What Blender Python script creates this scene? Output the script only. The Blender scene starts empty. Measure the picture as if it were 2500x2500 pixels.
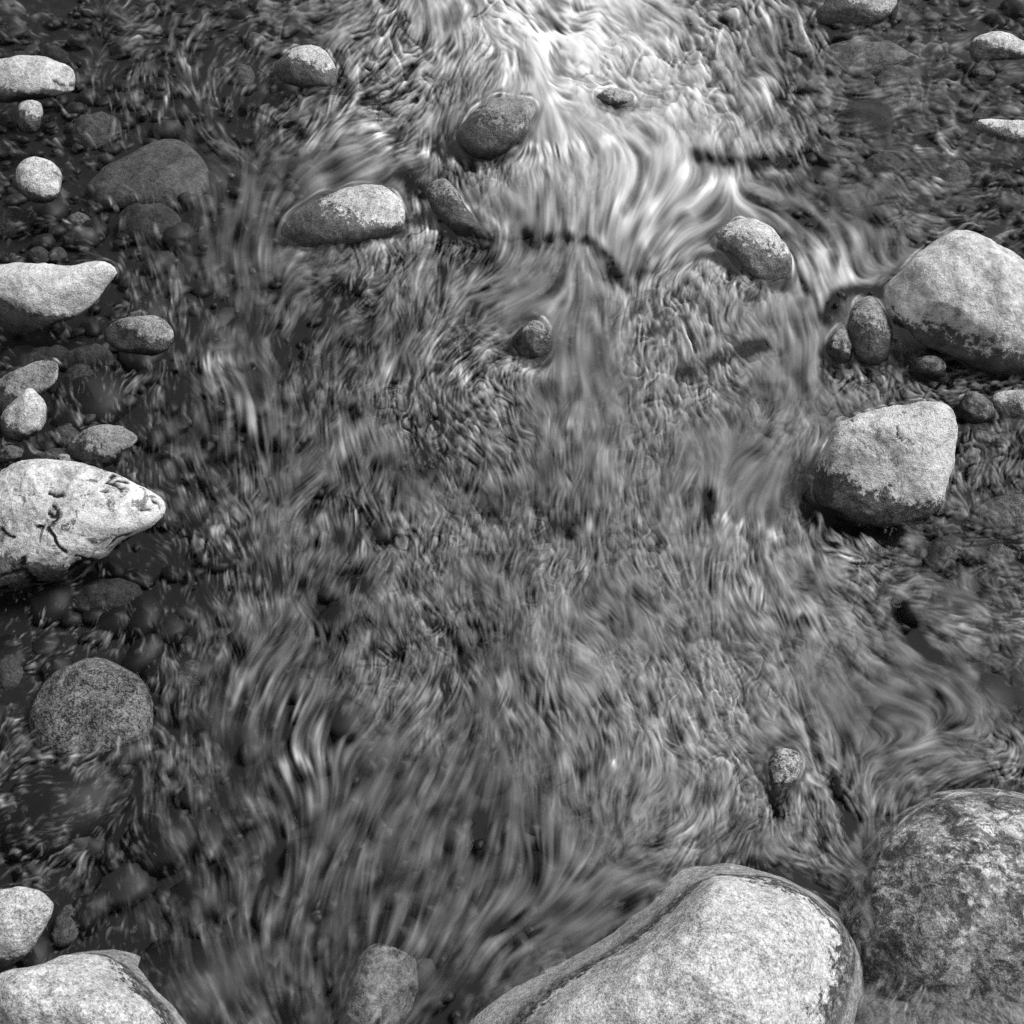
import bpy, math
import numpy as np

# ------------------------------------------------------------------ camera, sky, sun, exposure
sc = bpy.context.scene
H, PITCH, FOV = 1.6, math.radians(45.0), math.radians(46.0)
cam_d = bpy.data.cameras.new('camera'); cam = bpy.data.objects.new('camera', cam_d)
sc.collection.objects.link(cam); sc.camera = cam
cam.location = (0, 0, H); cam.rotation_euler = (math.pi / 2 - PITCH, 0, 0)
cam_d.sensor_fit = 'HORIZONTAL'; cam_d.angle = FOV
cam_d.clip_start = 0.05; cam_d.clip_end = 300

SUN_EL, SUN_AZ = math.radians(54), math.radians(72)      # from beyond the stream, to the right
w = bpy.data.worlds.new('World'); sc.world = w; w.use_nodes = True
nt = w.node_tree; bg = nt.nodes['Background']; bg.inputs['Strength'].default_value = 0.055
sky = nt.nodes.new('ShaderNodeTexSky'); sky.sky_type = 'NISHITA'; sky.sun_disc = False
sky.sun_elevation = SUN_EL; sky.sun_rotation = SUN_AZ
sky.air_density = 1.0; sky.dust_density = 1.5
bw = nt.nodes.new('ShaderNodeRGBToBW')                    # black-and-white photograph: a grey sky
nt.links.new(sky.outputs[0], bw.inputs[0]); nt.links.new(bw.outputs[0], bg.inputs['Color'])
sun_d = bpy.data.lights.new('sun', 'SUN'); sun = bpy.data.objects.new('sun', sun_d)
sc.collection.objects.link(sun)
sun_d.energy = 1.5; sun_d.angle = math.radians(26); sun_d.color = (1, 1, 1)
sun.rotation_euler = (math.pi / 2 - SUN_EL, 0, -SUN_AZ + math.pi)
sc.view_settings.view_transform = 'Standard'; sc.view_settings.look = 'None'
sc.view_settings.exposure = 1.3; sc.view_settings.gamma = 1; sc.view_settings.use_curve_mapping = False
sc.cycles.use_denoising = False
sc.cycles.max_bounces = 6; sc.cycles.transparent_max_bounces = 8
sc.cycles.caustics_reflective = False; sc.cycles.caustics_refractive = False

# ------------------------------------------------------------------ ground survey: photograph <-> place
TAN = math.tan(FOV / 2)
CP, SP = math.cos(PITCH), math.sin(PITCH)
FWD = np.array([0, CP, -SP]); UP = np.array([0, SP, CP]); RIGHT = np.array([1.0, 0, 0]); EYE = np.array([0, 0, H])

def ray(px, py):                       # photograph coordinates, 2500 wide
    a = (np.asarray(px, float) - 1250) / 1250 * TAN
    b = (1250 - np.asarray(py, float)) / 1250 * TAN
    return FWD + a[..., None] * RIGHT + b[..., None] * UP

def ground(px, py, z=0.0):
    d = ray(px, py)
    t = (z - H) / d[..., 2]
    return EYE + t[..., None] * d

def survey(x, y, z=0.0):               # place -> photograph coordinates
    q0, q1, q2 = x, y, z - H
    depth = q1 * CP - q2 * SP
    a = q0 / depth; b = (q1 * SP + q2 * CP) / depth
    return 1250 + a / TAN * 1250, 1250 - b / TAN * 1250

def F(*p): return np.array(p, float).reshape(-1, 2) * (2500 / 1932)         # traced on the full view
def Z(x0, y0, *p): return np.array(p, float).reshape(-1, 2) * 0.44 + (x0, y0)  # traced on an enlarged quarter

rng = np.random.default_rng(7)

# ------------------------------------------------------------------ numpy noise
def fft_noise(shape, sx, sy=None, seed=0):
    """gaussian-smoothed white noise, unit variance; sx, sy in cells"""
    sy = sx if sy is None else sy
    r = np.random.default_rng(seed)
    n = r.standard_normal(shape).astype(np.float32)
    f = np.fft.rfft2(n)
    ky = np.fft.fftfreq(shape[0])[:, None]; kx = np.fft.rfftfreq(shape[1])[None, :]
    f *= np.exp(-2 * (math.pi ** 2) * ((kx * sx) ** 2 + (ky * sy) ** 2))
    n = np.fft.irfft2(f, s=shape).astype(np.float32)
    return n / (n.std() + 1e-9)

def pink(shape, alpha, seed, top=90.0, stretch=1.0):
    """noise with every size of feature in it, from one cell up to `top` cells"""
    r = np.random.default_rng(seed)
    f = np.fft.rfft2(r.standard_normal(shape).astype(np.float32))
    ky = np.fft.fftfreq(shape[0])[:, None]; kx = np.fft.rfftfreq(shape[1])[None, :]
    k = np.sqrt((kx * stretch) ** 2 + ky ** 2) + 1e-9
    f *= np.maximum(k, 1 / top) ** -alpha * np.clip(k * top * 1.2, 0, 1) ** 2 * np.exp(-(k / .42) ** 4)
    n = np.fft.irfft2(f, s=shape).astype(np.float32)
    return n / n.std()

def blur(a, s):
    p = int(4 * s) + 1
    b = np.pad(a, p, mode='edge')
    f = np.fft.rfft2(b)
    ky = np.fft.fftfreq(b.shape[0])[:, None]; kx = np.fft.rfftfreq(b.shape[1])[None, :]
    f *= np.exp(-2 * (math.pi ** 2) * s * s * (kx ** 2 + ky ** 2))
    return np.fft.irfft2(f, s=b.shape)[p:-p, p:-p].astype(np.float32)

def hash3(i, j, k, seed):
    h = (i * 374761393 + j * 668265263 + k * 2147483647 + seed * 974634777) & 0xFFFFFFFF
    h = ((h ^ (h >> 13)) * 1274126177) & 0xFFFFFFFF
    return ((h ^ (h >> 16)) & 0xFFFF) / 32767.5 - 1.0

def vnoise(p, scale, seed=0):
    q = p * scale; i = np.floor(q).astype(np.int64); f = q - i; f = f * f * f * (f * (f * 6 - 15) + 10)
    out = 0
    for a in (0, 1):
        for b in (0, 1):
            for c in (0, 1):
                wgt = (f[:, 0] if a else 1 - f[:, 0]) * (f[:, 1] if b else 1 - f[:, 1]) * (f[:, 2] if c else 1 - f[:, 2])
                out = out + wgt * hash3(i[:, 0] + a, i[:, 1] + b, i[:, 2] + c, seed)
    return out

def fbm(p, scale, seed=0, oct=4, gain=0.5):
    s, a, t = 0, 1.0, 0
    for o in range(oct):
        s = s + a * vnoise(p, scale * 2 ** o, seed + o * 17); t += a; a *= gain
    return s / t

# ------------------------------------------------------------------ node helpers
class NT:
    def __init__(self, name):
        self.m = bpy.data.materials.new(name); self.m.use_nodes = True
        self.t = self.m.node_tree; self.t.nodes.clear()
        self.out = self.t.nodes.new('ShaderNodeOutputMaterial')
    def n(self, kind, **kw):
        nd = self.t.nodes.new('ShaderNode' + kind)
        for k, v in kw.items(): setattr(nd, k, v)
        return nd
    def set(self, sock, v):
        if isinstance(v, bpy.types.NodeSocket): self.t.links.new(v, sock)
        else: sock.default_value = v
    def math(self, op, a, b=0.0, clamp=False):
        nd = self.n('Math', operation=op, use_clamp=clamp)
        self.set(nd.inputs[0], a); self.set(nd.inputs[1], b); return nd.outputs[0]
    def noise(self, vec, scale, detail=3.0, rough=0.55, dist=0.0):
        nd = self.n('TexNoise'); self.set(nd.inputs['Vector'], vec)
        nd.inputs['Scale'].default_value = scale; nd.inputs['Detail'].default_value = detail
        nd.inputs['Roughness'].default_value = rough; nd.inputs['Distortion'].default_value = dist
        return nd.outputs[0]
    def ramp(self, v, a, b, lo=0.0, hi=1.0):
        nd = self.n('MapRange', interpolation_type='SMOOTHSTEP')
        self.set(nd.inputs[0], v); self.set(nd.inputs[1], a); self.set(nd.inputs[2], b)
        self.set(nd.inputs[3], lo); self.set(nd.inputs[4], hi); return nd.outputs[0]
    def mix(self, f, a, b):
        nd = self.n('Mix', data_type='FLOAT'); self.set(nd.inputs[0], f)
        self.set(nd.inputs[2], a); self.set(nd.inputs[3], b); return nd.outputs[0]

def rock_mat(tone=0.42, wet_z=0.03, wet_band=0.02, wet_mul=0.28, spec=0.5, patch=0.35, grain=300, blot=0.0, cracks=False, bump=0.5, wet_dir=(.25, .25), fringe=False):
    """granite: grains, paler and darker patches, lichen, dark wet collar above the water line"""
    k = NT('granite')
    co = k.n('TexCoord').outputs['Object']
    pos = k.n('SeparateXYZ'); k.set(pos.inputs[0], k.n('NewGeometry').outputs['Position'])
    g1 = k.ramp(k.noise(co, grain, 2.0, 0.75), 0.36, 0.64)
    g2 = k.ramp(k.noise(co, grain * 0.33, 4.0, 0.75, 0.3), 0.34, 0.66)
    p1 = k.ramp(k.noise(co, 11, 7.0, 0.66, 0.3), 0.32, 0.68)
    p2 = k.ramp(k.noise(co, 42, 6.0, 0.7, 0.5), 0.32, 0.68)
    v = k.math('ADD', k.math('MULTIPLY', k.math('SUBTRACT', g1, 0.5), 1.0 * spec), k.math('MULTIPLY', k.math('SUBTRACT', g2, 0.5), 1.05 * spec))
    v = k.math('ADD', v, k.math('MULTIPLY', k.math('SUBTRACT', p1, 0.5), 0.9 * patch))
    v = k.math('ADD', v, k.math('MULTIPLY', k.math('SUBTRACT', p2, 0.5), 0.9 * patch))
    col = k.math('MULTIPLY', k.math('MAXIMUM', k.math('ADD', v, 1.0), 0.15), tone)
    # dark mineral flecks
    fl = k.ramp(k.noise(co, grain * 0.6, 2.0, 0.8), 0.60, 0.66)
    col = k.math('MULTIPLY', col, k.mix(k.math('MULTIPLY', fl, min(1, spec * 1.2)), 1.0, 0.3))
    # pale lichen rosettes
    li = k.ramp(k.noise(co, 24, 4.0, 0.65, 0.5), 0.66, 0.69)
    col = k.math('MULTIPLY', col, k.mix(li, 1.0, 1.3))
    # faint bands and stains running through the stone
    vn = k.n('TexWave'); vn.inputs['Scale'].default_value = 3.5; vn.inputs['Distortion'].default_value = 9; vn.inputs['Detail'].default_value = 6; vn.inputs['Detail Scale'].default_value = 1.6
    vn.inputs['Detail Roughness'].default_value = .65; k.set(vn.inputs['Vector'], co)
    col = k.math('MULTIPLY', col, k.mix(k.math('MULTIPLY', k.ramp(vn.outputs['Fac'], .45, .95), .5 * patch + .12), 1.0, 0.55))
    if blot > 0:
        bl = k.ramp(k.noise(co, 26, 7.0, 0.75, 0.8), 0.60 - 0.12 * blot, 0.64 - 0.12 * blot)
        col = k.math('MULTIPLY', col, k.mix(bl, 1.0, 0.28))
    if cracks:
        at = k.n('Attribute'); at.attribute_name = 'crack'
        col = k.math('MULTIPLY', col, k.mix(at.outputs['Fac'], 1.0, 0.03))
    ob = k.n('SeparateXYZ'); k.set(ob.inputs[0], co)
    wn = k.math('MULTIPLY', k.math('SUBTRACT', k.noise(co, 13, 9.0, 0.78, .4), 0.5), wet_band * 13.0)
    wn = k.math('ADD', wn, k.math('MULTIPLY', k.math('SUBTRACT', k.math('ADD', g2, k.math('MULTIPLY', p2, .8)), 0.9), wet_band * 2.6))
    wn = k.math('ADD', wn, k.math('ADD', k.math('MULTIPLY', ob.outputs[0], wet_dir[0]), k.math('MULTIPLY', ob.outputs[1], wet_dir[1])))
    wet = k.ramp(k.math('ADD', pos.outputs[2], wn), wet_z + wet_band, wet_z - wet_band)
    if fringe:                                       # a dark belt of algae at the water line, cleaner rock below it
        wet = k.math('MULTIPLY', wet, k.ramp(k.math('ADD', pos.outputs[2], k.math('MULTIPLY', wn, .35)), -0.016, -0.003, .12, 1))
        wet = k.math('MULTIPLY', wet, k.math('ADD', .35, k.math('MULTIPLY', k.math('SUBTRACT', 1.0, k.math('MULTIPLY', p2, g2)), .65)))
    col = k.math('MULTIPLY', col, k.mix(wet, 1.0, wet_mul))
    col = k.math('MINIMUM', k.math('MAXIMUM', col, 0.008), 0.82)
    b = k.n('BsdfPrincipled')
    cc = k.n('CombineColor'); [k.set(cc.inputs[i], col) for i in range(3)]
    k.set(b.inputs['Base Color'], cc.outputs[0])
    k.set(b.inputs['Roughness'], k.mix(wet, 0.85, 0.42)); b.inputs['Specular IOR Level'].default_value = 0.3
    bp = k.n('Bump'); bp.inputs['Strength'].default_value = bump; bp.inputs['Distance'].default_value = 0.006
    k.set(bp.inputs['Height'], k.math('ADD', k.math('ADD', k.math('MULTIPLY', p2, 0.8), k.math('MULTIPLY', g2, 0.35)), k.math('MULTIPLY', g1, 0.15)))
    k.set(b.inputs['Normal'], bp.outputs[0])
    k.t.links.new(b.outputs[0], k.out.inputs[0])
    return k.m

def mesh_obj(name, V, faces_flat, sizes, mat, attrs=None, smooth=True):
    me = bpy.data.meshes.new(name)
    V = np.ascontiguousarray(V, np.float32)
    me.vertices.add(len(V)); me.vertices.foreach_set('co', V.ravel())
    faces_flat = np.ascontiguousarray(faces_flat, np.int32); sizes = np.asarray(sizes, np.int32)
    me.loops.add(len(faces_flat)); me.loops.foreach_set('vertex_index', faces_flat)
    me.polygons.add(len(sizes))
    me.polygons.foreach_set('loop_start', np.concatenate([[0], np.cumsum(sizes)[:-1]]).astype(np.int32))
    me.update(calc_edges=True)
    if smooth: me.polygons.foreach_set('use_smooth', np.ones(len(sizes), bool))
    for an, av in (attrs or {}).items():
        a = me.attributes.new(an, 'FLOAT', 'POINT'); a.data.foreach_set('value', np.ascontiguousarray(av, np.float32))
    me.materials.append(mat)
    o = bpy.data.objects.new(name, me); sc.collection.objects.link(o)
    return o

def grid_faces(ny, nx):
    i = np.arange(ny * nx, dtype=np.int32).reshape(ny, nx)
    q = np.stack([i[:-1, :-1], i[:-1, 1:], i[1:, 1:], i[1:, :-1]], -1).reshape(-1, 4)
    return q

# ------------------------------------------------------------------ outlines
def smooth_outline(P, n=220):
    P = np.asarray(P, float); m = len(P); out = []
    for i in range(m):
        p0, p1, p2, p3 = P[i - 1], P[i], P[(i + 1) % m], P[(i + 2) % m]
        for t in np.linspace(0, 1, 10, endpoint=False):
            out.append(0.5 * ((2 * p1) + (-p0 + p2) * t + (2 * p0 - 5 * p1 + 4 * p2 - p3) * t * t + (-p0 + 3 * p1 - 3 * p2 + p3) * t ** 3))
    return np.array(out)

def polar(P):
    """centre and radius-by-angle of a traced outline"""
    Q = smooth_outline(P)
    x, y = Q[:, 0], Q[:, 1]; x2, y2 = np.roll(x, -1), np.roll(y, -1)
    cr = x * y2 - x2 * y; A = cr.sum() / 2
    c = np.array([((x + x2) * cr).sum() / (6 * A), ((y + y2) * cr).sum() / (6 * A)])
    d = Q - c; th = np.arctan2(d[:, 1], d[:, 0]); r = np.hypot(d[:, 0], d[:, 1])
    o = np.argsort(th); th, r = th[o], r[o]
    grid = np.linspace(-math.pi, math.pi, 361)
    rr = np.interp(grid, np.concatenate([th - 2 * math.pi, th, th + 2 * math.pi]), np.tile(r, 3))
    ker = np.exp(-0.5 * (np.arange(-8, 9) / 2.5) ** 2); ker /= ker.sum()
    rr = np.convolve(np.concatenate([rr[-9:-1], rr, rr[1:9]]), ker, 'valid')
    return c, grid, rr

EMERGED, SUNKEN, SHELVES = [], [], []
exec_rocks = []

def rock(kind, label, P, k=0.5, depth=0.85, res=1.0, tone=0.42, wet=0.35, wet_mul=0.2, spec=0.6, patch=0.4, blot=0.0,
         sunk=None, square=0.9, cracks=None, rough=0.075, seed=None, group=None, grain=300, veil=0.35, bump=0.5, wb=0.12, wet_dir=(.25, .25), low=None, facet=.75, shelf=.3, steep=0):
    exec_rocks.append(dict(kind=kind, label=label, P=P, k=k, depth=depth, res=res, tone=tone, wet=wet, wet_mul=wet_mul, spec=spec,
                           patch=patch, blot=blot, sunk=sunk, square=square, cracks=cracks, rough=rough,
                           seed=len(exec_rocks) * 7 + 3, group=group, grain=grain, veil=veil, bump=bump, wb=wb, wet_dir=wet_dir, low=low, facet=facet, shelf=shelf, steep=steep))
    if low: SHELVES.append((P, 0.45))
    (SUNKEN if sunk is not None else EMERGED).append((P, veil))

def sunk_shape(s, th, ph, sd):
    """low dome lying on the bed, its outline traced through the water"""
    Q = smooth_outline(s['P']); z0 = -0.088
    W = ground(Q[:, 0], Q[:, 1], s['sunk'] - 0.03); W[:, :2] += .1 * (W[:, :2] - W[:, :2].mean(0))
    c, tg, rg = polar(W[::6, :2] * [1, -1])
    up = min(s['sunk'] - z0, 0.8 * rg.mean())
    return dome(s, th, ph, sd, c, tg, rg, z0, up, False)

def dome(s, th, ph, sd, c, tg, rg, z0, up, skirt):
    R = rg.mean(); r = np.interp(th, tg, rg)
    t = ph / math.pi
    if skirt:                                       # a crown that falls gently to the water and on down into the bed
        rho = 1.42 * t
        slope = s['shelf'] * R + up + R * 1.6 * np.clip(s['steep'] * np.cos(th) - .05, 0, 1)[None]
        z = np.where(rho[:, None] < 1, up * (1 - rho[:, None] ** 2.3), -slope * (rho[:, None] - 1))
    else:
        a = t * math.pi / 2 * 1.04
        rho = np.sin(a) ** 0.95; z = np.repeat(up * np.cos(a)[:, None], len(th), 1)
    kr = np.exp(-.5 * (np.arange(-len(th) // 6, len(th) // 6 + 1) / (len(th) / 26)) ** 2); kr /= kr.sum(); h_ = len(kr) // 2
    rs = np.convolve(np.concatenate([r[-h_:], r, r[:h_]]), kr, 'valid')[:len(th)]
    bl_ = np.clip((rho - .8) / .25, 0, 1)[:, None] if skirt else 0
    rr_ = r[None] * (1 - bl_) + rs[None] * bl_
    V = np.stack([rho[:, None] * rr_ * np.cos(th)[None], -rho[:, None] * rr_ * np.sin(th)[None], z], -1).reshape(-1, 3)
    V[:, 2] += up * (.20 if skirt else .28) * fbm(V + sd, 1.8 / R, sd, 4) * np.repeat(np.minimum(1, 1.3 - t), len(th)) + 0.0012 * fbm(V + sd, 60, sd + 2, 3)
    V[:, :2] *= 1 + (.015 if skirt else .06) * fbm(V + sd + 4, 2.5 / R, sd + 3, 4)[:, None]
    n = len(th); V[:n] = V[:n].mean(0)
    return V, np.array([c[0], -c[1], z0])

def low_shape(s, th, ph, sd):
    """broad low boulder: its traced outline is the water line"""
    Q = smooth_outline(s['P']); W = ground(Q[:, 0], Q[:, 1], 0.0)
    c, tg, rg = polar(W[::6, :2] * [1, -1])
    return dome(s, th, ph, sd, c, tg, rg, 0.0, s['low'], True)

def build_rock(s):
    c, tg, rg = polar(s['P'])
    rv = 0.5 * (np.interp(math.pi / 2, tg, rg) + np.interp(-math.pi / 2, tg, rg))
    rmean = rg.mean()
    d = ray(c[0], c[1])
    t = H / -d[2]
    for _ in range(8):
        scale = t * TAN / 1250
        h = s['k'] * .76 * rv * scale if s['sunk'] is None else s['sunk'] - rv * scale * 0.72
        t = (H - h) / -d[2]
    scale = t * TAN / 1250
    C = EYE + t * d
    wdir = -d / np.linalg.norm(d)
    n = int(np.clip(rmean * 0.42 * s['res'], 22, 230 if s['cracks'] and rmean > 230 else 110))
    nth, nph = 2 * n, n
    th = np.linspace(-math.pi, math.pi, nth, endpoint=False)
    ph = np.linspace(0, math.pi, nph + 1)
    r = np.interp(th, tg, rg) * scale
    dep = s['depth'] * min(rv, rmean) * scale
    sn = np.sin(ph) ** s['square']; cs = np.sign(np.cos(ph)) * np.abs(np.cos(ph)) ** s['square']
    X = (r * np.cos(th))[None, :] * sn[:, None]
    Y = (-r * np.sin(th))[None, :] * sn[:, None]
    # toward the poles the outline relaxes to a rounder one
    Wd = np.repeat((dep * cs)[:, None], nth, 1)
    V = X[..., None] * RIGHT + Y[..., None] * UP + Wd[..., None] * wdir
    V = V.reshape(-1, 3)
    R = rmean * scale
    nn = V / (np.linalg.norm(V, axis=1, keepdims=True) + 1e-9)
    sd = s['seed']
    disp = s['rough'] * R * (fbm(V + sd, 1.6 / R, sd, 3) * 1.0 + 0.25 * fbm(V + sd, 7 / R, sd + 5, 3)) + 0.0012 * fbm(V + sd, 120, sd + 9, 2)
    fr_ = np.random.default_rng(sd)
    for _ in range(5):                               # worn flat faces
        q_ = fr_.normal(size=3) * .55 + wdir * .9 + np.array([0, 0, .2]); q_ /= np.linalg.norm(q_)
        pr = V @ q_; V = V - q_ * (np.maximum(0, pr - fr_.uniform(.78, .93) * pr.max()) * s['facet'])[:, None]
    # damp on the outline ring so that the traced outline holds
    V = V + nn * disp[:, None]
    V[:nth] = V[:nth].mean(0); V[-nth:] = V[-nth:].mean(0)
    attrs = {}
    if s['cracks']:
        Pw = V + C
        u, v = survey(Pw[:, 0], Pw[:, 1], Pw[:, 2])
        front = (V @ wdir) > -0.05 * R
        ck = np.zeros(len(V))
        wob = 6 * fbm(V, 50, 3, 4, .6); wob2 = 6 * fbm(V + 9, 50, 4, 4, .6)
        for (L, wd, a) in s['cracks']:
            dd = np.full(len(V), 1e9)
            for i in range(len(L) - 1):
                p, q = L[i], L[i + 1]; e = q - p
                tt = np.clip(((u + wob - p[0]) * e[0] + (v + wob2 - p[1]) * e[1]) / (e @ e + 1e-9), 0, 1)
                dd = np.minimum(dd, np.hypot(u + wob - p[0] - tt * e[0], v + wob2 - p[1] - tt * e[1]))
            wv = wd * (1.15 + 1.3 * fbm(V, 70, 8, 3))
            ck = np.maximum(ck, a * np.clip(1.6 - dd / np.maximum(wv, 0.5), 0, 1))
        ck = np.maximum(np.clip(ck * 2.2 - .5, 0, 1), .42 * np.clip(ck * 3, 0, 1) * np.clip(.2 + 1.6 * fbm(V, 90, 12, 3), 0, 1))
        ck *= front
        V = V - nn * (ck * 0.0035)[:, None]
        attrs['crack'] = ck
    q = np.arange((nph + 1) * nth, dtype=np.int32).reshape(nph + 1, nth); q2 = np.roll(q, -1, 1)
    faces = np.stack([q[:-1], q[1:], q2[1:], q2[:-1]], -1).reshape(-1, 4)
    if s['sunk'] is not None:
        V, C = sunk_shape(s, th, ph, sd)
    elif s['low']:
        V, C = low_shape(s, th, ph, sd)
    top = (V[:, 2] + C[2]).max()
    if s['sunk'] is None:
        m = rock_mat(s['tone'], s['wet'] * top, max(0.004, s['wb'] * top * 0.4), s['wet_mul'], s['spec'], s['patch'], s['grain'], s['blot'], bool(s['cracks']), s['bump'], s['wet_dir'], bool(s['low']))
    else:
        m = rock_mat(s['tone'], -5, 0.01, 1, s['spec'], s['patch'], s['grain'], s['blot'], False, s['bump'])
    o = mesh_obj(s['kind'], V, faces.ravel(), np.full(len(faces), 4), m, attrs)
    o.location = C
    o['label'] = s['label']; o['category'] = s['kind']
    if s['group']: o['group'] = s['group']
    return o

A = (0, 0); B = (825, 0); Cc = (1650, 0); D = (0, 825); E = (825, 825); Fq = (1650, 825); G = (0, 1650); Hh = (825, 1650); I = (1650, 1650)
# ---- boulders and stones standing out of the water
crackset = [
    (Z(*D, 300,930, 325,960, 310,1010, 270,1055, 310,1110, 325,1145, 350,1170, 375,1195), 3.2, 1.0),
    (Z(*D, 270,975, 300,985, 325,985), 4.0, 1.0), (Z(*D, 215,1050, 265,1057), 2.5, 1.0),
    (Z(*D, 275,865, 300,872, 345,868), 3.5, 1.0), (Z(*D, 640,762, 595,795, 650,815, 685,840, 680,858), 3.4, 1.0),
    (Z(*D, 640,795, 720,803), 2.0, 1.0), (Z(*D, 560,850, 605,853), 2.4, .9), (Z(*D, 785,955, 825,950), 3.5, 1.0),
    (Z(*D, 440,875, 500,862), 1.5, .7), (Z(*D, 160,870, 190,868), 1.5, .7), (Z(*D, 845,905, 880,930, 890,950), 2.0, .9),
    (Z(*D, 0,1055, 40,1090, 80,1105), 2.5, .9), (Z(*D, 118,1235, 120,1255), 6.0, 1.0),
    (Z(*D, 0,1330, 60,1305, 120,1290, 150,1310, 195,1340), 3.5, 1.0), (Z(*D, 150,1310, 190,1335), 6, 1.0),
    (Z(*D, 385,1285, 430,1255, 470,1225, 520,1240), 4.5, 1.0), (Z(*D, 520,1245, 600,1240, 660,1220), 4.0, 1.0),
    (Z(*D, 430,1215, 460,1220), 4.0, .9), (Z(*D, 600,1160, 650,1110, 720,1085), 2.0, .8), (Z(*D, 180,1365, 230,1360, 300,1375, 370,1350), 4, .9),
    (Z(*D, 0,1400, 40,1390), 5, .9)]
rock('boulder', 'bleached pale boulder with black branching cracks, at the left edge', Z(*D, -170,960, -90,830, 0,750, 80,690, 190,665, 330,680, 500,715, 640,755, 760,810, 840,860, 890,895, 912,945, 895,1000, 830,1050, 720,1095, 640,1150, 590,1215, 520,1258, 430,1285, 370,1345, 280,1380, 180,1370, 100,1405, 0,1425, -170,1430),
     k=0.42, depth=0.62, tone=0.68, wet=0.05, wb=.05, spec=0.4, patch=0.6, cracks=crackset, res=2, blot=0.4, rough=.06, facet=0.4)
rock('boulder', 'smooth pale boulder shaped like a bean, left edge above the cracked one', Z(*A, -170,1560, -80,1490, 0,1472, 150,1460, 300,1465, 420,1470, 520,1443, 600,1447, 655,1490, 665,1520, 610,1575, 545,1665, 440,1745, 300,1810, 180,1855, 60,1845, -60,1790, -170,1690),
     k=0.5, depth=0.8, tone=0.61, wet=0.16, wb=.1, spec=0.42, patch=0.22)
rock('stone', 'long flat pale stone cut by the left edge near the top corner', Z(*A, -170,410, -80,345, 0,325, 110,310, 240,315, 330,345, 400,370, 428,430, 432,490, 390,520, 300,545, 180,562, 60,568, -60,560, -170,500),
     k=0.5, tone=0.54, wet=0.12, wb=.1, spec=.5, patch=.35, cracks=[(Z(*A, 310,455, 345,470, 375,490, 425,450), 2.6, .9), (Z(*A, 365,385, 390,395), 2, .7)])
rock('stone', 'smallest round stone with a pale cap, below the long flat stone at left', Z(*A, 88,625, 108,578, 150,556, 195,557, 227,580, 239,620, 232,672, 208,725, 170,742, 128,730, 98,695),
     tone=0.47, wet=0.61, patch=.5)
rock('stone', 'round light grey stone like a ball in dark shallows at left', Z(*A, 88,985, 100,930, 130,890, 175,868, 225,872, 275,890, 315,925, 342,970, 340,1020, 322,1078, 290,1118, 240,1133, 180,1120, 130,1085, 100,1042),
     k=.6, tone=0.58, wet=0.15, wb=.08, patch=.4, blot=.1)
rock('stone', 'round capped stone at upper left whose lower left side is wet and dark', Z(*A, 1530,400, 1535,350, 1575,310, 1610,278, 1680,256, 1745,255, 1805,290, 1850,350, 1885,405, 1893,450, 1850,490, 1780,500, 1700,492, 1620,470, 1555,440),
     k=.45, tone=0.52, wet=0.65, wb=.2, patch=.3, wet_mul=.2)
rock('boulder', 'loaf shaped stone lying crosswise, wet and mottled at its left end', F(528,442, 545,410, 580,388, 615,369, 672,350, 730,355, 758,382, 763,418, 738,440, 690,458, 630,467, 570,468, 537,463),
     k=.5, tone=0.54, wet=0.61, wb=.2, patch=.45, wet_mul=.25)
rock('stone', 'low dark speckled stone in front of the bean shaped boulder', F(198,628, 222,604, 268,596, 308,602, 328,628, 322,655, 292,670, 250,668, 214,656),
     k=.42, tone=0.28, wet=0.58, wb=.2, patch=.5, spec=.7)
rock('boulder', 'egg shaped dark wet boulder in the middle of the rapids near the top', Z(*B, 652,745, 695,680, 755,610, 825,560, 900,538, 980,545, 1050,550, 1092,570, 1105,605, 1075,670, 1035,760, 965,815, 900,865, 820,880, 735,860, 675,810),
     k=.5, tone=0.27, wet=0.65, wb=.3, patch=.5, spec=.6, wet_mul=.35)
rock('stone', 'dark wedge of stone with a pale lit ridge, below the egg shaped boulder', Z(*B, 480,1070, 530,1010, 590,985, 645,1035, 705,1140, 770,1230, 830,1310, 760,1330, 700,1335, 640,1290, 575,1225, 515,1150),
     k=.35, tone=0.26, wet=0.72, wb=.4, patch=.7, spec=.6, wet_mul=.3, rough=.12)
rock('stone', 'flat pale topped stone barely breaking the bright water near the top', Z(*B, 1425,530, 1470,498, 1550,490, 1620,508, 1645,540, 1590,575, 1500,580, 1440,565),
     k=.2, depth=.6, tone=0.45, wet=0.1, patch=.3)
rock('stone', 'knobbly wet stone with one white spot in mid stream', F(966,645, 983,616, 1008,603, 1035,622, 1043,655, 1018,676, 985,672),
     k=0.2, tone=0.24, wet=0.72, wb=.4, patch=.9, spec=.7, wet_mul=.3, rough=.12)
rock('stone', 'oval stone tilted in the current, pale above and dark below, at upper right', Z(*Cc, 222,1285, 265,1245, 340,1217, 430,1218, 510,1248, 572,1310, 617,1380, 643,1450, 634,1530, 592,1575, 520,1590, 465,1575, 395,1510, 335,1440, 268,1362, 228,1325),
     k=.55, tone=0.58, wet=0.61, wb=.2, patch=.25, wet_mul=.3)
rock('boulder', 'largest smooth boulder on the right, rising to a blunt peak', F(1670,546, 1700,514, 1740,474, 1790,438, 1822,429, 1850,438, 1900,468, 1960,510, 2040,560, 2080,640, 2040,705, 1932,708, 1850,697, 1790,674, 1733,644, 1696,596),
     k=.62, depth=.8, tone=0.60, wet=0.10, wb=.15, spec=.3, patch=0.5, grain=260)
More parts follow.
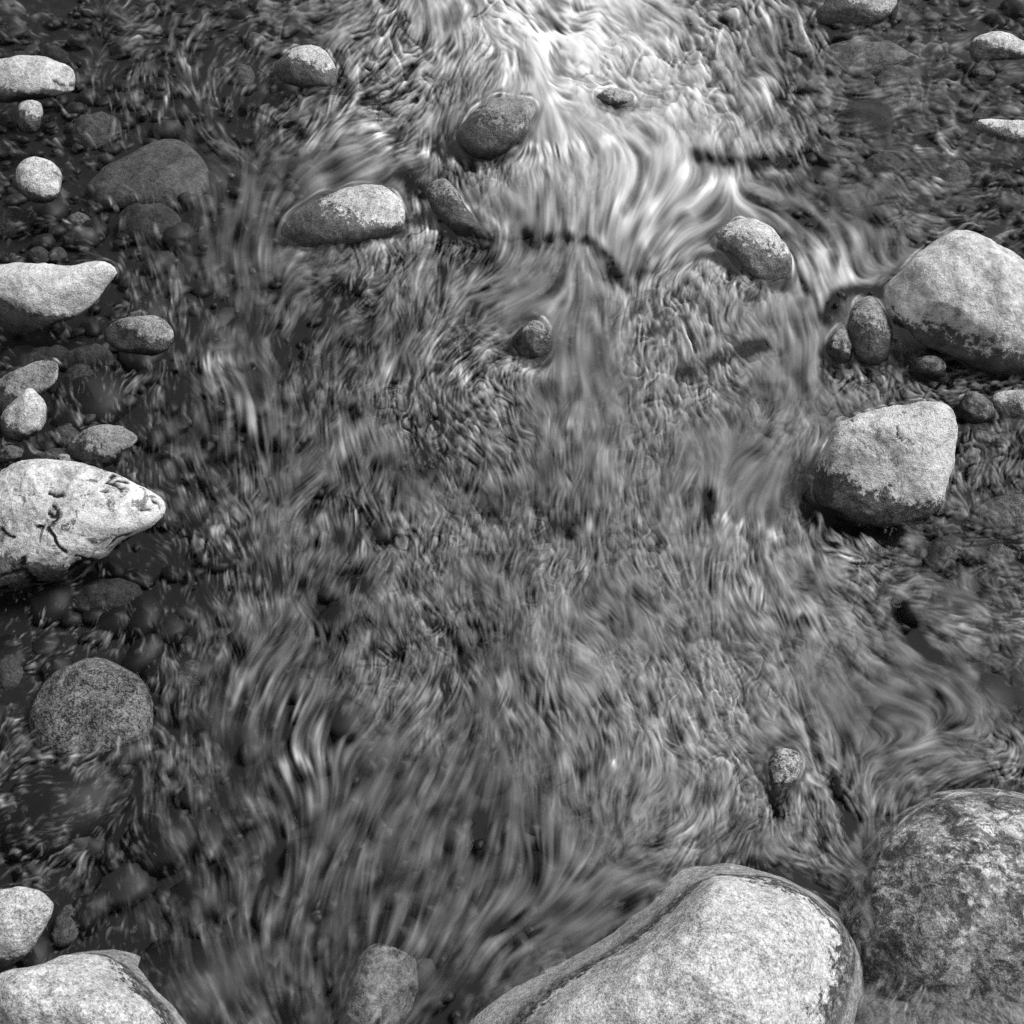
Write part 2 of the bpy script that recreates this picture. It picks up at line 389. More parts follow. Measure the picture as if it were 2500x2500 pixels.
rock('stone', 'upright pointed stone at the foot of the peaked boulder', F(1598,628, 1604,590, 1624,561, 1646,559, 1669,584, 1682,620, 1679,662, 1660,688, 1630,686, 1606,658),
     k=.5, tone=0.31, wet=0.65, wb=.35, patch=.6, wet_mul=.35)
rock('stone', 'little grey stone leaning on the left of the pointed stone', F(1558,655, 1578,622, 1598,609, 1608,645, 1602,680, 1575,686), k=.3, tone=0.33, wet=0.43, wb=.3, patch=.5)
rock('boulder', 'white rugged boulder with a nearly square outline at right', Z(*Fq, 762,835, 785,700, 848,590, 878,490, 980,438, 1150,388, 1350,356, 1450,356, 1525,398, 1563,490, 1545,600, 1533,720, 1495,830, 1475,920, 1425,985, 1300,1030, 1150,1052, 1000,1022, 900,968, 815,935, 770,895),
     k=0.5, depth=.85, tone=0.82, wet=0.14, wb=.14, spec=.45, patch=0.55, res=1.2, square=.8, rough=.08, wet_mul=.16, bump=.9,
     cracks=[(Z(*Fq, 1225,490, 1228,540, 1285,580, 1310,570), 1.6, .7), (Z(*Fq, 1250,405, 1270,418), 1.5, .7), (Z(*Fq, 960,462, 980,458), 1.8, .8)])
rock('boulder', 'huge smooth pale boulder with a dark fringe at the bottom of the photo', F(930,2000, 985,1925, 1040,1880, 1110,1840, 1195,1785, 1270,1715, 1325,1655, 1370,1640, 1440,1652, 1525,1680, 1585,1712, 1610,1765, 1610,1830, 1585,1890, 1560,1960, 1500,2090, 1200,2140, 980,2100),
     low=.13, tone=0.52, wet=0.22, wb=0.16, spec=.6, patch=0.2, res=1, wet_mul=0.12, veil=1, wet_dir=(-.03, .0), shelf=0.2, steep=1)
rock('boulder', 'broad mottled slab half awash in the lower right corner', F(1650,1660, 1690,1570, 1780,1515, 1870,1505, 1990,1520, 2090,1700, 2000,1840, 1860,1838, 1800,1865, 1740,1855, 1690,1830, 1662,1750),
     low=0.05, tone=0.45, wet=0.95, wb=0.5, spec=0.55, patch=.75, res=1, wet_mul=0.45, blot=0.8, wet_dir=(.0,.08), shelf=0.9, steep=-1)
rock('stone', 'small salt and pepper stone ringed by ripples at lower right', Z(*I, 515,490, 540,420, 600,400, 675,425, 702,490, 670,575, 625,635, 562,675, 530,630, 518,560),
     k=.4, tone=0.35, wet=0.25, wb=.3, spec=1.0, patch=.7)
rock('boulder', 'pale boulder with a dark right flank cut by the left edge near the bottom', Z(*G, -170,1250, 0,1190, 120,1168, 210,1188, 282,1240, 295,1290, 262,1380, 210,1470, 130,1560, 0,1625, -170,1660),
     k=.5, tone=0.54, wet=0.15, wb=.1, patch=.3)
rock('boulder', 'broad pale boulder in the bottom left corner', Z(*G, -200,1800, -100,1720, 0,1690, 200,1650, 330,1590, 460,1560, 600,1565, 690,1625, 765,1715, 820,1795, 900,1875, 975,1960, 1000,2150, 500,2300, -200,2250),
     low=.12, tone=0.48, wet=0.24, wb=0.16, patch=0.3, wet_mul=0.12, wet_dir=(-.02,0), steep=0.5)
rock('stone', 'pale stone half under the top edge, right of the bright water', Z(*Cc, 755,115, 825,20, 900,-40, 1050,-85, 1200,-50, 1230,40, 1205,105, 1100,140, 950,145, 820,140), k=.45, tone=0.42, wet=0.51, wb=.15, patch=.3)
rock('stone', 'domed pale stone near the right edge in the top corner', Z(*Cc, 1628,265, 1658,210, 1720,180, 1790,171, 1860,184, 1925,222, 1990,260, 2000,315, 1900,330, 1800,335, 1720,345, 1680,356, 1638,325), k=.5, tone=0.58, wet=0.43, wb=.15)
rock('stone', 'stone awash painted white for glare, at the right edge below the domed one', Z(*Cc, 1640,700, 1700,660, 1850,665, 2050,680, 2120,750, 1900,795, 1720,750), k=.12, depth=.6, tone=0.68, wet=0.0, patch=.3)  # white tone stands in for glare on the water film
rock('stone', 'long ribbed slab behind a paler stone at the left edge', Z(*D, -80,350, 0,230, 80,180, 200,130, 290,122, 325,160, 313,235, 262,285, 200,330, 100,400, 0,450), k=0.5, depth=.6, tone=0.28, wet=0.2, patch=.6)
rock('stone', 'pale grey stone leaning on the long ribbed slab at left', Z(*D, 8,435, 58,370, 155,278, 212,308, 255,360, 268,420, 243,492, 182,550, 110,576, 48,556, 12,505), k=0.6, tone=0.5, wet=0.2, patch=.5)
rock('stone', 'thin stone with a pale upper edge pointing right, above the cracked boulder', Z(*D, 375,605, 448,530, 560,478, 660,488, 742,528, 775,555, 745,592, 665,645, 612,705, 560,725, 450,706, 386,655), k=0.45, depth=.6, tone=0.28, wet=0.43, wb=.4, patch=.5)
rock('cobble', 'tiny pale cobble touching the top edge of the cracked boulder', Z(*D, 312,660, 338,643, 387,648, 400,670, 372,692, 330,687), k=.4, tone=0.35, wet=0.0)
rock('stone', 'dark knob of stone right of the white squarish boulder', Z(*Fq, 1565,385, 1618,300, 1702,318, 1755,368, 1775,430, 1722,470, 1640,476, 1588,445), k=.3, tone=0.18, wet=0.6, wb=.5, patch=.6)
rock('stone', 'low pale slab on the right edge below the peaked boulder', Z(*Fq, 1745,340, 1800,300, 1950,288, 2120,310, 2120,440, 1900,450, 1790,425), k=.2, depth=.6, tone=0.50, wet=0.1, patch=.4)
rock('stone', 'short dark stub of stone under the peaked boulder', Z(*Fq, 1296,155, 1338,112, 1440,100, 1493,140, 1486,212, 1400,208, 1318,188), k=.3, tone=0.24, wet=0.58, wb=.4)
# ---- stones under the water
rock('stone', 'wide slab under a film of water in the upper left', Z(*A, 495,1015, 560,930, 700,850, 800,790, 900,762, 1000,768, 1080,830, 1125,900, 1085,995, 950,1060, 750,1070, 600,1070), sunk=-.024, depth=.6, tone=0.104, patch=.6, veil=.45)
rock('stone', 'speckled drowned stone with a bright lower edge, lower left', F(56,1335, 88,1278, 130,1250, 190,1237, 242,1258, 268,1300, 265,1348, 232,1380, 160,1396, 98,1400, 58,1373), sunk=-.020, depth=.6, tone=0.174, spec=1.3, patch=.6, veil=.1)
rock('stone', 'small ghostly pale stone under water below the speckled drowned one', Z(*G, 138,690, 190,650, 250,608, 312,613, 348,670, 322,733, 260,758, 188,738), sunk=-.030, tone=0.115, veil=.3)
rock('stone', 'ghostly pale stone deep under the rapids at the bottom edge', Z(*Hh, 40,1900, 80,1650, 180,1500, 290,1480, 395,1535, 430,1700, 390,1830, 260,1930, 120,1980), sunk=-.042, depth=1, tone=0.2, patch=1.1, veil=1.0, blot=0.4)
rock('stone', 'dim drowned stone between the dark shallows and the rapids at left', Z(*D, 970,1860, 1000,1788, 1060,1757, 1125,1798, 1115,1865, 1060,1895, 1000,1895), sunk=-.037, tone=0.089, veil=.3)
rock('stone', 'round drowned stone right of the long ribbed slab', Z(*D, 328,200, 368,138, 440,118, 512,138, 548,190, 522,245, 440,285, 358,274), sunk=-.023, tone=0.057, spec=.8, veil=.2)
rock('stone', 'small drowned stone between the pale leaning stone and the thin one', Z(*D, 208,612, 250,568, 312,563, 354,600, 352,645, 290,666, 218,664), sunk=-.021, tone=0.068, spec=.8, veil=.2)
rock('stone', 'small dark stone at the left edge just above the cracked boulder', Z(*D, -30,645, 40,598, 110,608, 134,640, 102,675, 30,695, -30,695), k=.2, tone=0.126, wet=.5, veil=.2)
rock('stone', 'mossy drowned stone in ripples at the right edge', Z(*Fq, 1675,935, 1750,868, 1850,846, 1950,858, 2060,920, 2000,1008, 1850,1020, 1735,998), sunk=-.021, tone=0.136, spec=.8, patch=.6, veil=.5)
rock('stone', 'drowned stone sunk in a dark hollow at the right edge', Z(*Fq, 1700,1160, 1780,1110, 1860,1130, 1890,1180, 1800,1225, 1715,1205), sunk=-.030, tone=0.104, veil=.3)
rock('stone', 'drowned stone in front of the white squarish boulder', Z(*Fq, 1400,1130, 1480,1080, 1580,1090, 1600,1160, 1520,1210, 1420,1200), sunk=-.033, tone=0.078, veil=.4)
rock('stone', 'wide drowned stone under bright ripples, upper right', Z(*Cc, 790,310, 850,250, 960,230, 1120,235, 1280,260, 1345,310, 1280,345, 1100,358, 900,350), sunk=-.026, depth=.6, tone=0.157, patch=.6, veil=.6)
rock('cobble', 'pale drowned cobble just under the stone at the top edge', Z(*Cc, 870,235, 900,208, 940,205, 948,232, 920,258, 882,262), sunk=-.023, tone=0.261, veil=.2)
rock('stone', 'grey drowned stone in the middle of the upper right shallows', Z(*Cc, 1110,430, 1150,385, 1260,380, 1345,400, 1350,440, 1230,460, 1140,455), sunk=-.026, tone=0.131, veil=.4)
rock('cobble', 'dark pebble beneath the domed stone in the top right', Z(*Cc, 1636,402, 1690,373, 1742,388, 1750,420, 1690,430), k=.3, tone=0.108, wet=0)
rock('stone', 'smooth dark drowned slab left of the thin white foamy line, upper right', Z(*Cc, 900,640, 980,570, 1120,560, 1200,610, 1200,680, 1080,715, 960,700), sunk=-.030, depth=.5, tone=0.052, spec=.3, patch=.2, veil=.1)
rock('stone', 'dim drowned stone below the dark slab, upper right', Z(*Cc, 1040,890, 1110,845, 1200,850, 1260,890, 1200,925, 1090,930), sunk=-.030, tone=0.084, veil=.2)
rock('stone', 'pale drowned stone below the glare-white stone at the right edge', Z(*Cc, 1470,960, 1520,900, 1600,890, 1640,930, 1600,1000, 1510,1010), sunk=-.030, tone=0.115, veil=.3)
rock('stone', 'drowned mound of rock that the water slides over, centre right', F(1195,700, 1208,600, 1258,505, 1340,470, 1420,560, 1455,640, 1405,688, 1300,722), sunk=-0.05, depth=.5, tone=0.04, patch=.6, veil=0.92)
rock('stone', 'drowned flank of rock right of the pale boulder at lower left', Z(*G, 275,1290, 330,1220, 400,1205, 440,1240, 400,1350, 320,1420, 262,1400), sunk=-.018, tone=0.089, veil=.3)
rock('stone', 'flat drowned rock at the bottom edge between the two lower right boulders', F(1590,1900, 1650,1868, 1760,1880, 1880,1865, 2000,1870, 2020,2020, 1800,2060, 1600,2020), sunk=-.021, depth=.4, tone=0.157, patch=.5, veil=.7)
rock('cobble', 'pale drowned cobble below the round ball stone at left', Z(*A, 375,1180, 400,1152, 450,1150, 486,1172, 460,1200, 400,1205), sunk=-.030, tone=0.157, veil=.1)
rock('stone', 'dim drowned slab below the wide filmed one, upper left', Z(*A, 655,1220, 700,1160, 820,1140, 940,1150, 985,1200, 930,1260, 780,1285, 690,1270), sunk=-.033, depth=.6, tone=0.063, veil=.3)
rock('cobble', 'left cobble of the pair in the dark pool above the bean shaped boulder', Z(*A, 140,1380, 160,1348, 210,1338, 255,1358, 245,1392, 190,1402), sunk=-.030, tone=0.063, veil=.1)
rock('cobble', 'right cobble of the pair in the dark pool above the bean shaped boulder', Z(*A, 258,1372, 285,1345, 330,1340, 352,1362, 330,1392, 280,1396), sunk=-.030, tone=0.078, veil=.1)
rock('stone', 'dim mottled stone at the left edge under the round ball stone', Z(*A, -30,1200, 0,1150, 70,1130, 140,1150, 150,1200, 80,1235, 0,1240), sunk=-.023, tone=0.073, spec=.8, veil=.1)
rock('stone', 'drowned flake of rock with a pale left edge, upper left shallows', Z(*A, 395,740, 410,665, 500,640, 620,635, 655,660, 600,720, 480,755), sunk=-.024, depth=.5, tone=0.094, patch=.7, veil=.2)
rock('cobble', 'dim cobble behind the long flat stone in the top left corner', Z(*A, 50,300, 70,268, 120,255, 165,275, 170,310, 100,325), sunk=-.023, tone=0.037, veil=.1)
rock('stone', 'long dim stone right of the cobble in the top left corner', Z(*A, 175,275, 220,245, 300,235, 360,255, 350,290, 260,305), sunk=-.023, tone=0.037, patch=.6, veil=.1)
rock('cobble', 'faint pale cobble left of and above the round capped stone', Z(*A, 1362,205, 1385,172, 1430,166, 1465,190, 1445,228, 1395,235), sunk=-.030, tone=0.115, veil=.3)
rock('cobble', 'faint pale cobble directly left of the round capped stone', Z(*A, 1290,390, 1310,350, 1360,342, 1400,370, 1390,415, 1330,430), sunk=-.030, tone=0.115, veil=.4)
rock('stone', 'dark smooth rock under water at the left edge below the bean boulder', Z(*D, 80,170, 130,80, 240,40, 350,35, 380,80, 300,120, 190,150), sunk=-.030, depth=.5, tone=0.042, veil=.1)

rock('stone', 'angular drowned stone in the gap under the leaning pale stone at left', Z(*D, 270,500, 310,445, 380,440, 420,475, 390,520, 310,530), sunk=-.022, tone=0.087, patch=.6, veil=.2)
rock('stone', 'broad dark drowned stone between the low speckled stone and the ribbed slab', Z(*D, 330,80, 420,20, 560,10, 610,70, 560,130, 420,125), sunk=-.02, tone=0.058, patch=.5, veil=.2)
rock('stone', 'dark drowned stone left of the speckled drowned one, at the left edge', Z(*D, -40,1800, 0,1700, 70,1690, 100,1760, 80,1860, 0,1890), sunk=-.024, tone=0.081, patch=.5, veil=.2)
rock('stone', 'long drowned slab under the water below the cracked boulder', Z(*D, 380,1420, 500,1340, 680,1320, 760,1370, 700,1450, 500,1490), sunk=-.03, tone=0.052, patch=.6, veil=.2)

# ------------------------------------------------------------------ stream bed and gravel
def bed_mat():
    k = NT('silt'); co = k.n('TexCoord').outputs['Object']
    v = k.math('MULTIPLY', k.ramp(k.noise(co, 60, 8, .75), .35, .65, .25, 1.0), k.math('MULTIPLY', k.noise(co, 9, 4, .6), 0.007))
    cc = k.n('CombineColor'); [k.set(cc.inputs[i], v) for i in range(3)]
    b = k.n('BsdfPrincipled'); k.set(b.inputs['Base Color'], cc.outputs[0]); b.inputs['Roughness'].default_value = .7
    k.t.links.new(b.outputs[0], k.out.inputs[0]); return k.m
gx = np.concatenate([np.linspace(-40, -4.2, 12), np.linspace(-4, 4, 160), np.linspace(4.2, 40, 12)])
gy = np.concatenate([np.linspace(-20, -1.2, 8), np.linspace(-1, 8, 180), np.linspace(8.4, 60, 14)])
GX, GY = np.meshgrid(gx, gy)
P3 = np.stack([GX.ravel(), GY.ravel(), 0 * GX.ravel()], 1)
bz = -0.095 + 0.02 * fbm(P3 + 50, 2.2, 4, 4)
f = grid_faces(len(gy), len(gx))
bed = mesh_obj('stream_bed', np.stack([GX.ravel(), GY.ravel(), bz], 1), f.ravel(), np.full(len(f), 4), bed_mat())
bed['kind'] = 'structure'; bed['label'] = 'dark silty bed of the stream under the water'

def gravel():
    k = NT('gravel'); co = k.n('TexCoord').outputs['Object']
    at = k.n('Attribute'); at.attribute_name = 'tone'
    v = k.math('MULTIPLY', at.outputs['Fac'], k.math('ADD', .4, k.noise(co, 120, 4, .7)))
    cc = k.n('CombineColor'); [k.set(cc.inputs[i], v) for i in range(3)]
    b = k.n('BsdfPrincipled'); k.set(b.inputs['Base Color'], cc.outputs[0]); b.inputs['Roughness'].default_value = .6
    k.t.links.new(b.outputs[0], k.out.inputs[0])
    nu, nv = 8, 5
    th = np.linspace(0, 2 * math.pi, nu, endpoint=False); ph = np.linspace(0, math.pi, nv)
    S = np.stack([np.outer(np.sin(ph), np.cos(th)), np.outer(np.sin(ph), np.sin(th)), np.outer(np.cos(ph), np.ones(nu))], -1).reshape(-1, 3)
    q = np.arange(nu * nv).reshape(nv, nu); q2 = np.roll(q, -1, 1)
    FQ = np.stack([q[:-1], q[1:], q2[1:], q2[:-1]], -1).reshape(-1, 4)
    VV, FF, TT = [], [], []
    n = 7000
    for i in range(n):
        y = 0.3 + 4.9 * rng.random() ** 0.9; x = (rng.random() * 2 - 1) * (0.6 + 0.52 * y)
        s = np.exp(rng.normal(-4.05, .5))
        r = np.array([s * rng.uniform(.8, 1.5), s * rng.uniform(.7, 1.1), s * rng.uniform(.4, .7)])
        a = rng.random() * math.pi
        v = S * r; v *= 1 + .13 * np.sin(S @ rng.normal(size=3) * 2.2 + rng.random() * 6)[:, None] + .09 * np.sin(S @ rng.normal(size=3) * 4 + rng.random() * 6)[:, None]
        v = np.stack([v[:, 0] * math.cos(a) - v[:, 1] * math.sin(a), v[:, 0] * math.sin(a) + v[:, 1] * math.cos(a), v[:, 2]], 1)
        VV.append(v + (x, y, -0.098 + .02 * rng.random())); FF.append(FQ + i * len(S)); TT.append(np.full(len(S), np.exp(rng.normal(-4.6, .7))))
    o = mesh_obj('gravel', np.concatenate(VV), np.concatenate(FF).ravel(), np.full(n * len(FQ), 4), k.m, {'tone': np.concatenate(TT)})
    o['kind'] = 'stuff'; o['label'] = 'dark pebbles and gravel covering the stream bed'; o['category'] = 'gravel'
gravel()

# ------------------------------------------------------------------ the running water
# directions of the current, read at points of the full view: x, y, dx, dy
FLOW = np.array([float(v) for v in '''
1050 30 .8 .35  900 120 -.3 .9  1200 120 .85 .35  1400 100 .7 .75  1500 250 .55 .8  1340 50 .9 .5  1450 150 .8 .6  980 80 .5 .5  1100 160 .9 .25  1150 210 .8 .5
700 60 -.2 1  650 200 -.7 .7  500 60 -1 .35  560 78 -1 .15  400 130 -.5 .8  320 180 .2 .9  250 40 -.6 .5  640 120 .4 .9  520 110 -.5 .8  780 150 -.4 .8  600 230 -.7 .7
450 350 -.5 .85  520 330 -.6 .8  560 300 -.8 .6  420 290 .5 .8  485 400 -.45 .9  440 704 .35 .9  600 560 -.4 .95  700 620 -.3 .95  480 560 .3 .9  380 650 .35 .9  700 250 -.7 .7 800 240 -.5 .85  640 330 -.85 .5
430 760 .1 1  476 876 .25 .97  578 740 -.15 1  306 774 .6 .8  408 1080 .35 .93  544 1216 -.25 .95  400 960 .4 .9 350 1000 .7 .6
943 408 .35 .94  860 380 .5 .85  1000 430 .1 1  1062 500 .1 1  980 560 -.6 .8  1140 500 .6 .8  1180 480 0 1  1260 450 -.5 .85  1230 500 -.4 .9  1100 350 .0 1  1200 380 -.1 1  1050 320 .2 .95
910 578 -.7 .72  1000 570 -.5 .85  860 650 -.5 .85  940 640 -.85 .45  800 500 -.2 1  780 560 .4 .9 760 480 .4 .6
1100 640 0 1  1090 740 0 1  1150 650 .1 1  1180 640 -.3 .95  1060 600 -.2 1  1130 720 .3 .9
1309 408 -.8 .6  1340 370 -.6 .6  1420 360 1 .15  1480 375 .8 .5  1530 410 .65 .75  1570 450 .5 .85  1600 500 .3 .95  1580 540 .5 .6  1540 560 .1 1  1500 620 .15 1  1520 690 .1 1  1640 470 .4 .9  1650 535 .7 -.4  1400 320 .2 .95 1330 250 .5 .8  1400 230 .6 .8
1520 750 .2 .97  1480 810 -.5 .85  1430 850 -.65 .75  1430 910 -.4 .9  1380 950 -.2 1  1500 920 -.15 1  1450 1000 -.05 1  1550 760 .6 .5
1350 580 .2 1  1270 600 .1 1  1380 640 .5 .7  1300 740 .3 .9  1400 740 .6 .7  1250 850 .2 .95  1330 830 .3 .9
800 900 .1 1  900 850 .35 .9  1000 900 .4 .9  1100 950 .1 1  1200 1000 .05 1  1050 1100 -.2 1  950 1150 .3 .95  1100 1200 .3 .9  1000 1280 -.1 1  850 1100 .1 1  700 1000 .15 1  650 1200 .15 1  880 700 -.3 .95  940 760 .5 .8  750 780 .1 1  600 900 -.1 1  550 1000 .1 1
1300 1150 .4 .9  1400 1250 .6 .8  1500 1150 .5 .85  1600 1300 .75 .65  1700 1200 .6 .75  1750 1150 .85 .5  1850 1200 .8 .6  1880 1320 .8 .55  1700 1350 .9 .35  1550 1320 .7 .6  1650 1080 .8 .5  1250 1300 .3 .9  1200 1400 .1 1 1320 1400 .4 .6
1480 1400 .5 .5  1450 1480 .15 .97  1530 1600 .6 .8  1600 1620 .4 .9  1630 1700 .1 1  1640 1800 .05 1  1700 1430 -.85 .4  1800 1420 -.9 .2  1560 1480 .5 .8  1640 1560 .1 1  1750 1500 -.6 .6
1400 1560 -.7 .5  1250 1600 -.75 .6  1350 1500 -.3 .7
500 1300 -.1 1  600 1400 -.15 1  700 1400 -.45 .9  800 1400 -.5 .85  900 1500 -.3 .95  1000 1400 .1 1  1100 1500 -.2 1  1000 1600 -.25 .95  1100 1700 -.7 .7  1000 1780 -.75 .65  850 1850 -.5 .85  700 1700 -.2 1  600 1700 -.1 1  500 1650 0 1  420 1600 .25 .95  350 1750 .4 .9  330 1870 .65 .75  450 1850 .3 .95  560 1850 .02 1  250 1650 .4 .9  300 1500 .25 .95  200 1500 -.7 .45  80 1450 -.8 .5  250 1200 .4 .85  100 1150 -.85 .4  60 1600 -.85 .5  300 1350 .1 1  1200 1750 -.75 .6
1830 900 .35 .95  1750 1010 .95 .25  1870 800 .6 .6  1700 700 .4 .9  1780 740 .75 .6  1900 1000 .7 .6  1800 1070 .8 .5
1600 100 .5 .7  1700 150 .95 .15  1800 200 .95 .3  1650 230 .9 .3  1700 330 .8 .5  1800 350 .9 .4  1620 400 .85 .3  1750 410 .97 .15  1880 430 .85 .5  1550 200 .5 .8  1880 150 .9 .2
150 50 1 .1  100 220 1 .1  50 430 1 .1  150 480 1 0  250 450 .15 1  200 575 -.8 .5  30 660 1 .3  300 560 .2 .9  150 650 .6 .7  250 240 .3 .8  120 700 .6 .7  60 60 1 0
'''.split()]).reshape(-1, 4)
# brightness of the water: foam, plus sky sheen and dark reflections painted in, 20 x 20 over the surveyed reach (0 clear .. 10 white)
TONE = np.array([float(v) for v in '''
1 1 1.5 1.5 1.5 2.5 2.7 5 6 7 8 8 7 6 5 4 3.3 2 1.5 1.2
1 1 1 1.2 1.8 2.5 3.8 5 6 7 8 7.5 7 7 5.5 4 3 3 2 1.5
1 1.2 1 1.5 2 2.5 3.5 4.5 4 4.5 5.5 6 6 6 6 4.5 3 2.5 2 2.5
1 1 1.5 2 2.5 2.8 3 4 4 4.5 6 6 6 5.5 5.5 3.5 2.5 1.8 2 1.8
.8 1 1.2 1.8 2.5 3 3 4 4 4 5 5.5 5.5 5 5 4.5 4 3.5 2 1.5
.8 .8 1 1.5 2.2 3 3 3.5 3.8 4 4 4.5 5 5 4.5 5 6 4 2.5 2
.8 1 1.2 1.2 1.5 2.8 3 3.2 3.5 4 4 4.2 5 5 4.5 4 4 4 4 2.5
1.2 1.2 1.5 2.2 2.8 2.8 3 3.2 3.5 3.8 4 4.5 4.5 4.5 4.2 4.5 4 3.8 3 3
1.5 1.5 1.5 2 2.8 2.8 3 3.2 3.5 3.8 4 4.5 4.5 4.8 4.2 4 4 4 3.5 3
1 1 1.2 1.5 2.5 2.8 3 3 3.3 3.5 3.8 4.2 4.5 4.5 4 4.5 3.5 3.5 3 3
1 1 1 1.2 2.2 2.5 2.8 3 3.3 3.5 3.8 4 4.3 4.5 4.5 4.5 4 3 3 2.5
1 1 1 1.2 2.2 2.3 2.5 2.6 3 3.5 3.8 4 4.2 4.3 4.5 4.5 4 4 3 2.5
1.2 1.2 1.2 1.5 2 2.8 3 3 3.3 3.5 4 4.2 4.3 4.3 4.3 4.2 4 3.5 4.5 4
1.3 1.3 1.5 1.5 2.2 3 3.5 3 3.2 3.6 4.2 4.3 4.5 4.5 4.3 4 3.8 3.5 3 2.8
1.5 1.5 1.5 1.8 2.2 2.8 3.3 3 3.2 3.6 4.2 4.3 4.5 4.6 4.5 4 3.8 3.8 3 3
1.5 1.5 1.8 2 2.2 2.6 3 2.8 2.8 3 3.6 4 4.3 4.5 4.5 4 3.8 3.8 4 4
1.5 1.5 1.8 1.8 2.2 2.6 2.8 2.8 2.6 2.8 3.2 3.8 4.3 4.5 4.3 3.8 3.5 3.8 4.5 4.5
1.5 1.5 1.8 1.8 2.2 2.5 2.8 2.8 2.8 2.8 3 3.5 4 4 4 4 3.5 4 4.2 4.2
1.5 1.5 1.8 2.2 2.5 2.5 2.5 2.8 2.6 2.5 2.8 3.5 4 4 4 4 2.5 4 4 4
2 2 2.5 2.5 2.5 2.2 2.3 3 2.5 2.5 3.2 4 4 4 4 4 4 4 4 4
'''.split()]).reshape(20, 20)
# foam lines, painted highlights and glare (+), clear dark slots, painted shadow (-): amount, width, line in full-view units
STROKES = [(3.2, 8, (715,255, 740,275, 770,285, 820,288, 870,290)), (4.2, 7, (920,268, 1000,270, 1060,278, 1150,262)),
    (1.6, 8, (325,155, 350,160, 380,160, 420,175, 435,190)), (2.6, 9, (390,695, 420,683, 455,683)), (1.2, 30, (430,720, 470,800)),
    (2, 12, (1290,310, 1330,330, 1370,335, 1400,350)), (-4.6, 9, (1312,278, 1370,290, 1430,295, 1488,300)), (-3, 9, (1525,285, 1560,315)),
    (-2.8, 8, (1395,660, 1437,645)), (-2.6, 8, (1270,702, 1330,692, 1400,655, 1437,645)), (2.6, 6, (1070,795, 1095,803, 1112,795)), (-2.2, 11, (1120,460, 1165,515, 1180,545)),
    (-2, 12, (1005,470, 1060,452, 1110,460, 1150,490, 1175,525)), (-2, 8, (1500,470, 1530,540, 1550,590)), (-4.2, 9, (1560,600, 1570,560, 1610,547, 1662,549)),  # last dark line paints the shadow at the foot of the peaked boulder
    (2, 8, (1350,985, 1400,990, 1450,1000, 1480,1015)), (-2.5, 12, (1340,985, 1342,940)), (-4, 12, (1700,1140, 1722,1185, 1765,1240)),
    (1.5, 30, (1790,1195, 1825,1205)), (-3.5, 16, (1855,1305, 1935,1362)), (-3.5, 10, (1567,1469, 1585,1515, 1608,1557)), (-2.4, 8, (1440,1490, 1475,1545)),
    (-2.0, 26, (1630,1680, 1640,1740, 1642,1800, 1645,1840)), (-2.5, 12, (1608,1740, 1614,1800, 1642,1842)), (2.2, 20, (555,1442, 605,1440)),
    (.7, 20, (480,1260, 490,1330)), (.7, 14, (575,1290, 560,1350)), (-2, 16, (615,1150, 640,1165)), (-1.6, 14, (505,1085, 520,1095)),
    (-2, 18, (895,1540, 905,1590)), (-1.8, 5, (943,1751, 1005,1712)), (-1.5, 6, (985,1770, 1030,1750)), (-1.6, 22, (840,1920, 900,1860)),
    (4, 26, (1025,60, 1075,68)), (.5, 30, (1550,490, 1610,520)), (2.2, 6, (1040,180, 1090,172)), (3, 5, (1770,260, 1800,300)), (2.4, 4, (1690,215, 1720,260, 1735,300)),  # first stroke is a glare patch painted white
    (-2, 14, (1870,1320, 1932,1340)), (-3, 18, (1530,960, 1600,1000, 1680,1010)), (1.6, 8, (350,560, 330,600)), (-1.5, 14, (380,560, 450,600)), (-1, 30, (560,660, 640,560)),
    (-2.6, 10, (690,195, 735,215)), (-2.4, 9, (1010,450, 985,420)), (-2.2, 10, (760,330, 800,360)), (2, 7, (870,690, 890,720)), (1.6, 10, (980,690, 1040,700)), (-1.6, 18, (880,520, 960,470)),
    (-1.6, 12, (1040,990, 1075,1000)), (1.6, 5, (740,1000, 800,995)), (2, 5, (1070,1075, 1095,1085)), (-1.8, 16, (1450,1640, 1500,1660)), (-2, 8, (1480,1395, 1500,1390)),
    (2.5, 5, (1150,1440, 1160,1455)), (1.5, 12, (930,1300, 960,1360)), (-2, 14, (520,1600, 510,1640)), (-1.6, 12, (640,1360, 660,1400)), (2.4, 4, (690,640, 700,650)),
    (2.6, 5, (900,390, 960,445)), (2, 16, (790,385, 810,420)), (2.2, 6, (960,480, 940,470)), (2.4, 5, (300,215, 320,150))]

CHUTE = [(1.4, 13, (1622,1650, 1640,1720, 1645,1800)), (-3.6, 9, (1608,1735, 1617,1800, 1640,1838)), (-3.0, 8, (1664,1740, 1668,1800, 1650,1840)), (-2.2, 6, (1640,1842, 1650,1848)),
         (1.5, 4, (1700,1620, 1730,1590, 1750,1580)), (-1.5, 10, (1500,1640, 1560,1680)), (1.2, 8, (1350,1625, 1420,1640))]

# sheet: rows and columns closer together near the bank where one stands
NX, NY = 1080, 1020
dep = np.linspace(math.radians(69.2), math.radians(20.8), NY)
yy = H / np.tan(dep)
tt = np.linspace(-1, 1, NX)
half = 0.445 * np.sqrt(yy ** 2 + H ** 2 * 0.9)
XX = tt[None, :] * half[:, None]; YY = np.repeat(yy[:, None], NX, 1)
U, Vv = survey(XX, YY)                       # survey coordinates of every water point
u1, v1 = U * (1932 / 2500), Vv * (1932 / 2500)
ustep = abs(u1[NY // 2, 1] - u1[NY // 2, 0])

